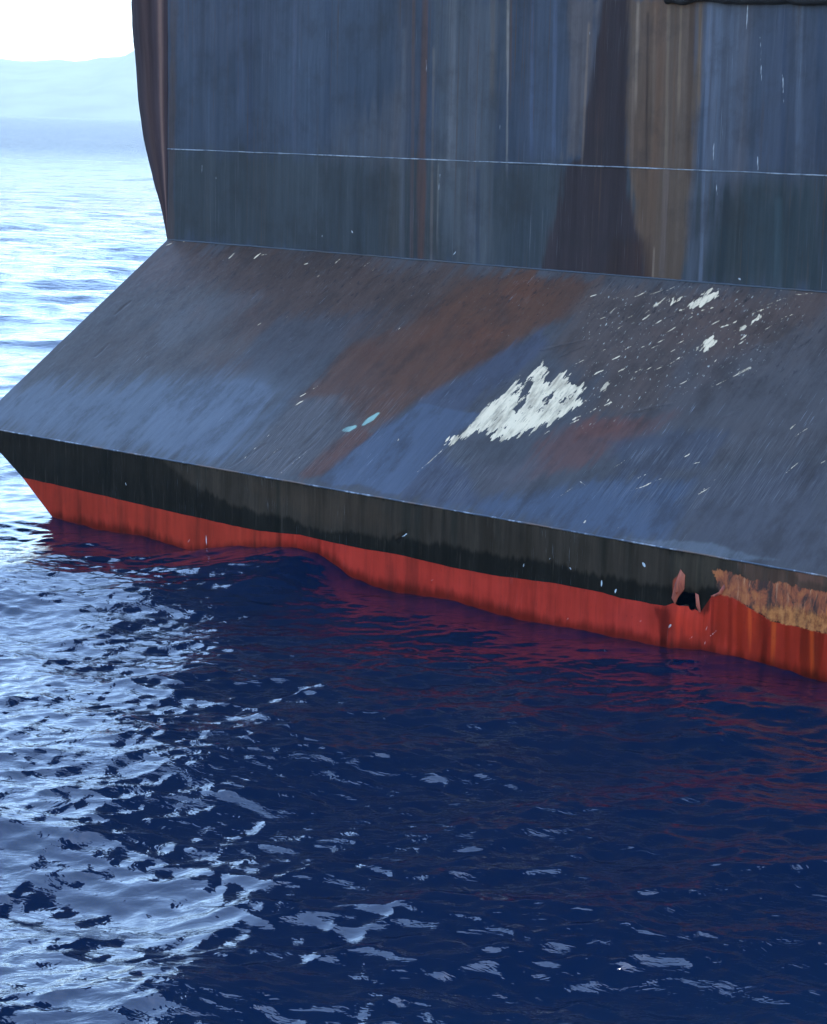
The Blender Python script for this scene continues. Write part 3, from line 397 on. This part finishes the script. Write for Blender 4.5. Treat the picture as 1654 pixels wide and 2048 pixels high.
# --- chipped edge where the slope meets the black band, and weld beads
def bead(name, pts, r, mat, seg=8, wobble=.35, seed=0):
    pts = np.array(pts); n = len(pts)
    t = np.gradient(pts, axis=0); t /= np.linalg.norm(t, axis=1)[:, None]
    up = np.array([0, 0, 1.0]); s1 = np.cross(t, up); s1 /= np.linalg.norm(s1, axis=1)[:, None]; s2 = np.cross(s1, t)
    rr = r * (1 + wobble * fbm(np.arange(n) * .35, np.zeros(n), 3, seed))[:, None]
    vv = []
    for k in range(seg + 1):
        a_ = 2 * math.pi * k / seg; vv.append(pts + rr * (math.cos(a_) * s1 + math.sin(a_) * s2))
    return mesh_obj(name, np.concatenate(vv), quads(seg + 1, n), mat, ship)
def edge_paint(name, c0, c1, c2, sx, a, b2):
    b = NB(name); tc = b.n('ShaderNodeTexCoord').outputs['Object']
    n1 = b.noise(b.scale(tc, (sx, 3, 3)), 1.0, 6, .7); n2 = b.noise(b.scale(tc, (sx * .21, 1, 1)), 1.0, 4, .6)
    c = b.mix(b.ramp(n1, a, b2), c0, c1); c = b.mix(b.ramp(n2, .48, .6), c, c2)
    b.l(c, b.bsdf.inputs['Base Color']); b.bsdf.inputs['Roughness'].default_value = .6
    b.l(b.bump(n1, .5, .01), b.bsdf.inputs['Normal']); return b.m
em = edge_paint('edge_paint', (.035, .045, .06), (.24, .25, .27), (.10, .06, .04), 6, .49, .64)
un = np.arange(0, BEAM, .03)
bead('edge_bead', np.stack([un, 0 * un - .001, EDGE_Z + .002 + .003 * fbm(un * 3, un * 0, 3, 7)], 1), .011, em, seed=3)
jm = edge_paint('joint_paint', (.03, .036, .045), (.055, .06, .065), (.035, .03, .028), 5, .54, .70)
bead('joint_weld', np.stack([un, 0 * un + IN_Y - .006, IN_Z + .002 + .003 * fbm(un * 3, un * 0, 3, 8)], 1), .013, jm, seed=4)
wm = edge_paint('weld_paint', (.045, .055, .075), (.20, .21, .22), (.09, .10, .115), 9, .38, .55)
bead('seam_weld', np.stack([un, 0 * un + IN_Y + .001, WELD_Z + .004 * fbm(un * 2, un * 0, 3, 5)], 1), .0095, wm, seed=5)

# --- left side of the hull: below it follows the slope's edge, above it flares outward
side_mat = hull_paint('side_paint', .5, 9, .35, .2, (.32, .24, .18), .2, (.8, .9), .05)
def side(mirror):
    back = LENGTH
    zz = np.linspace(-1.6, EDGE_Z, 60); a_u = left_edge(zz); a_y = 0 * zz
    yy = np.linspace(0, IN_Y, 40)[1:]; a_u2 = 0 * yy; z2 = EDGE_Z + yy / IN_Y * (IN_Z - EDGE_Z)
    pu = np.concatenate([a_u, a_u2]); py = np.concatenate([a_y, yy]); pz = np.concatenate([zz, z2])
    br_ = np.concatenate([np.linspace(0, 1, 12) ** 2 * 1.0])
    rows = []
    for t in br_:
        rows.append(np.stack([pu * (1 - .0 * t), py + (back - py) * t, pz], 1))
    v = np.concatenate(rows)
    if mirror: v[:, 0] = BEAM - v[:, 0]
    return v, quads(len(br_), len(pu), mirror)
FZ = np.array([3.975, 4.386, 4.80, 5.218, 5.468, 5.885, 6.30, 6.97, 7.47, 7.96, 9.5, 30.0])
FS = np.array([0, .121, .279, .424, .521, .63, .727, .81, .845, .905, 1.02, 1.15]) / .618
def flare(mirror):
    z = np.concatenate([np.linspace(IN_Z, 10, 110), np.linspace(10.3, TOP, 40)]); s = np.interp(z, FZ, FS)
    ks = np.ones(9) / 9; s = np.convolve(np.pad(s, 4, mode='edge'), ks, 'valid'); s += .05 * fbm(z * 1.6, z * 0, 5, 77) * smooth(IN_Z, IN_Z + 1, z); s[0] = 0
    th = np.linspace(0, math.pi / 2, 80); rows = []
    for q in th: rows.append(np.stack([-s * math.sin(q), IN_Y + .5 * s * (1 - math.cos(q)), z], 1))
    for yb in (8, 14, 24, 40, LENGTH): rows.append(np.stack([-s, 0 * s + yb, z], 1))
    v = np.concatenate(rows)
    if mirror: v[:, 0] = BEAM - v[:, 0]
    return v, quads(len(rows), len(z), mirror)
for nm, fn in (('lower_side', side), ('flared_side', flare)):
    for mir in (False, True):
        v, f = fn(mir)
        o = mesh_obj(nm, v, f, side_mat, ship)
        arc = v[:, 0] + v[:, 1]
        if nm == 'flared_side':
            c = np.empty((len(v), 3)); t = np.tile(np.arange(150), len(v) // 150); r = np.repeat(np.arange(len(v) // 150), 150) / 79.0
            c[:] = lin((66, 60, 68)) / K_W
            g = np.exp(-((r - .085) / .028) ** 2)[:, None] * .8; c = c * (1 - g) + lin((140, 118, 112)) / K_W * g  # pale highlight along the rounded corner, painted into the side's colour
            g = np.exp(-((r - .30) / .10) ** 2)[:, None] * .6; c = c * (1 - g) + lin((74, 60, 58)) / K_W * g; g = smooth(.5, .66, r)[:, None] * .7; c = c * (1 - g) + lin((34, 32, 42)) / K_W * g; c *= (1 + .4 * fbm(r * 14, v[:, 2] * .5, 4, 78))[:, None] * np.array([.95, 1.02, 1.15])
            uv = np.stack([r * 1.2, v[:, 2]], 1)
        else:
            c = np.empty((len(v), 3)); c[:] = lin((40, 44, 50)) / K_B
            rd = v[:, 2] < .52; c[rd] = lin((140, 56, 55)) / K_R
            uv = np.stack([v[:, 1], v[:, 2]], 1)
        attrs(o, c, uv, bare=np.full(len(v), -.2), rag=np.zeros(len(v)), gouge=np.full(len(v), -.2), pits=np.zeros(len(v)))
# --- deck, bottom and far end close the hull; a bulwark runs round the deck
dark = plain('deck_paint', (.10, .11, .11), .7)
ft = float(np.interp(TOP, FZ, FS))
def box(name, lo, hi, mat, parent=ship):
    (x0, y0, z0), (x1, y1, z1) = lo, hi
    v = [(x0, y0, z0), (x1, y0, z0), (x1, y1, z0), (x0, y1, z0), (x0, y0, z1), (x1, y0, z1), (x1, y1, z1), (x0, y1, z1)]
    f = [(0, 3, 2, 1), (4, 5, 6, 7), (0, 1, 5, 4), (1, 2, 6, 5), (2, 3, 7, 6), (3, 0, 4, 7)]
    return mesh_obj(name, v, f, mat, parent, False)
box('deck', (-.2, IN_Y + .3, TOP - 1.2), (BEAM + .2, LENGTH - .1, TOP - 1.0), dark)
box('hull_bottom', (1, .3, -1.8), (BEAM - 1, LENGTH, -1.62), dark)
box('bow_plate', (-ft, LENGTH, -1.6), (BEAM + ft, LENGTH + .2, TOP), dark)

# --- black rubber fender high on the wall, its lower edge ragged
fp = np.array(FENDER); fu = np.arange(fp[0, 0], BEAM - .5, .02)
fz = np.interp(fu, fp[:, 0], fp[:, 1]) + .012 * fbm(fu * 9, fu * 0, 4, 66)
prof = [(0.0, 0.0), (-.07, .0), (-.12, .05), (-.13, .2), (-.12, .36), (-.05, .42), (0, .42)]
v = np.concatenate([np.stack([fu, 0 * fu + IN_Y + a_, fz + b_ + (.02 * fbm(fu * 5, fu * 0 + b_ * 3, 3, 67) if i else 0)], 1) for i, (a_, b_) in enumerate(prof)])
mesh_obj('rubber_fender', v, quads(len(prof), len(fu)), plain('black_rubber', (.012, .012, .014), .75), ship)

# --- torn, bent steel round the hole
tm = edge_paint('torn_steel', (.22, .03, .016), (.34, .075, .03), (.08, .018, .012), 25, .4, .6)
for i, pts in enumerate(FLAPS):
    P = np.array(pts); c0 = P.mean(0); vv = []; m = len(P)
    for ring, (kk_, out_) in enumerate(((1.0, .006), (.8, .016), (.4, .022))):
        for x, z in P: vv.append((c0[0] + (x - c0[0]) * kk_, -out_ - float(dent(np.array([x]), np.array([z]))[0]) - .03 * (x - P[:, 0].min()), c0[1] + (z - c0[1]) * kk_))
    f = []
    for ring in range(2):
        for j in range(m): f.append((ring * m + j, ring * m + (j + 1) % m, (ring + 1) * m + (j + 1) % m, (ring + 1) * m + j))
    for j in range(1, m - 1, 2):
        f.append((2 * m, 2 * m + j, 2 * m + j + 1, 2 * m + (j + 2) % m if j + 2 < m else 2 * m))
    f = [q for q in f if len(set(q)) == 4]
    mesh_obj('torn_plate', vv, f, tm, ship, True)

# ---------------------------------------------------------------- sea: one sheet, wave by wave
def axis(a, b_, step, far, n):
    core = np.arange(a, b_, step); g = np.geomspace(step * 1.5, far - b_, n); hi = b_ + g
    return core, hi
rng = np.random.default_rng(7)
xc, xh = axis(-12, 9.0, .032, 14000, 120); st = .034; xl = [-12.0]
while xl[-1] > -14000: xl.append(xl[-1] - st); st *= 1.02
xl = np.array(xl[1:])[::-1]
xs = np.concatenate([xl, xc, xh])
y1 = np.arange(10.5, 24, .025); g = [24.0]; st = .026
while g[-1] < 15000: g.append(g[-1] + st); st *= 1.0065
ys = np.concatenate([np.linspace(-60, 10.4, 60), y1, g])
X, Y = np.meshgrid(xs, ys); 
dx = np.gradient(xs)[None, :]; dy = np.gradient(ys)[:, None]
cell = np.maximum(dx, dy)
Z = np.zeros_like(X); OX = np.zeros_like(X); OY = np.zeros_like(X)
NW = 110
lam = np.geomspace(9.0, .13, NW)
for i in range(NW):
    L = lam[i] * rng.uniform(.93, 1.07)
    spread_ = .5 if L > 2 else .62
    th = -math.pi / 2 + .25 + rng.normal(0, spread_)            # travelling towards the viewer
    k = 2 * math.pi / L; ph = rng.uniform(0, 6.283)
    amp = WAVE_SLOPE / k * (1.0 if L < 1.8 else (1.8 / L) ** .35) * (1.65 if .13 < L < .42 else 1.0)
    m = float(L) / 2.6
    rows = np.where(np.min(cell, axis=1) < m)[0]
    if len(rows) == 0: continue
    r0, r1 = rows[0], rows[-1] + 1
    cols_ = np.where(dx[0] < m)[0]; c0, c1 = cols_[0], cols_[-1] + 1
    sl_ = (slice(r0, r1), slice(c0, c1))
    att = np.clip((m - cell[sl_]) / (m * .5), 0, 1) * amp
    # groups: each train swells and fades over the surface
    p = k * (math.cos(th) * X[sl_] + math.sin(th) * Y[sl_]) + ph
    grp = .75 + .5 * np.sin(p / (5.3 + 3 * rng.random()) + k * .13 * (math.sin(th) * X[sl_] - math.cos(th) * Y[sl_]) + rng.uniform(0, 6))
    att = att * grp
    Z[sl_] += att * np.cos(p); q = .8 * att * np.sin(p)
    OX[sl_] -= q * math.cos(th); OY[sl_] -= q * math.sin(th)
ca, sa = math.cos(SHIP_A), math.sin(SHIP_A)
lx = (X - SHIP_O.x) * ca + (Y - SHIP_O.y) * sa; ly = -(X - SHIP_O.x) * sa + (Y - SHIP_O.y) * ca
lee = np.where(lx > .5, smooth(-5.5, -.4, ly) , smooth(-5.5, -.4, ly) * smooth(-2.5, .5, lx)) * (ly < 60)
calm = 1 - .45 * lee
Z *= calm; OX *= calm; OY *= calm
WLN = np.array(WATER_LINE)
hump = np.interp(lx, WLN[:, 0], WLN[:, 1], left=0, right=0)
hump = np.convolve(np.interp(np.arange(-2, 26, .05), WLN[:, 0], WLN[:, 1], left=0, right=0), np.hanning(15) / np.hanning(15).sum(), 'same')
hump = np.interp(lx, np.arange(-2, 26, .05), hump) * .85
Z += hump * np.exp(-(ly / 1.3) ** 2) * (lx > 1.5)
verts = np.stack([X + OX, Y + OY, Z], -1).reshape(-1, 3)
b = NB('sea_water'); tc = b.n('ShaderNodeTexCoord').outputs['Object']
b.bsdf.inputs['Base Color'].default_value = (*SEA_COL, 1)
b.l(b.math('MULTIPLY_ADD', b.attr('unmeshed'), .36, .025), b.bsdf.inputs['Roughness']); b.bsdf.inputs['IOR'].default_value = 1.56
r1 = b.noise(b.scale(tc, (7, 15, 7)), 1.0, 3, .5, .4); r2 = b.noise(b.scale(tc, (2.2, 4.2, 3)), 1.0, 4, .55, .5)
patch = b.ramp(b.noise(b.scale(tc, (.25, .4, .3)), 1.0, 3, .5), .38, .62, .55, 1.0)
patch = b.math('MULTIPLY', patch, b.math('SUBTRACT', 1.0, b.math('MULTIPLY', b.attr('lee'), .55)))
hh = b.math('MULTIPLY', b.math('ADD', b.math('MULTIPLY', r1, .18), r2), patch)
near = b.bump(hh, RIPPLE, .06)
fr = b.ramp(b.noise(b.scale(tc, (.55, 1.5, 1)), 1.0, 5, .6, .3), .28, .66)
b.l(b.bump(b.math('MULTIPLY', fr, b.attr('unmeshed')), 1.0, 2.2, near), b.bsdf.inputs['Normal'])
sea = mesh_obj('sea', verts, quads(len(ys), len(xs)), b.m); sea['kind'] = 'structure'
attrs(sea, lee=lee.ravel(), unmeshed=smooth(35, 420, np.hypot(X, Y)).ravel())

# ---------------------------------------------------------------- mountain across the water
mx = np.linspace(-3600, 1800, 220); my = np.linspace(8800, 12500, 90)
MX, MY = np.meshgrid(mx, my)
ridge = np.interp(mx / 9000 * 3850 + 827, [-800, -300, 0, 40, 100, 130, 165, 200, 240, 290, 500, 900, 1600],
                  [20, 120, 128, 138, 142, 150, 176, 190, 180, 168, 260, 200, 60])
rp = (ridge / 3850 * 10200)[None, :]
tt = (MY - 8800) / 3700
H = rp * 1.0 * np.sin(np.clip(tt / .76, 0, 1) * math.pi / 2) ** 1.2 * smooth(1.02, .6, tt)
H = H * (1 + .10 * fbm(MX / 500, MY / 500, 5, 5)) + 14 * fbm(MX / 160, MY / 160, 4, 6) * np.clip(H / 60, 0, 1) - 4
mo = mesh_obj('mountain', np.stack([MX, MY, H], -1).reshape(-1, 3), quads(len(my), len(mx)),
              plain('hillside', (.07, .09, .06), .9, .4, .004)); mo['kind'] = 'structure'

# ---------------------------------------------------------------- haze over the water
hb = NB('sea_haze'); hb.t.nodes.remove(hb.bsdf)
pv = hb.n('ShaderNodeVolumePrincipled'); pv.inputs['Density'].default_value = HAZE
pv.inputs['Color'].default_value = (.50, .58, .60, 1); pv.inputs['Anisotropy'].default_value = .3
hb.l(pv.outputs[0], hb.out.inputs['Volume'])
hz_ = box('haze', (-15500, -16000, -5.5), (15500, 16000, 760), hb.m, None); hz_['kind'] = 'stuff'
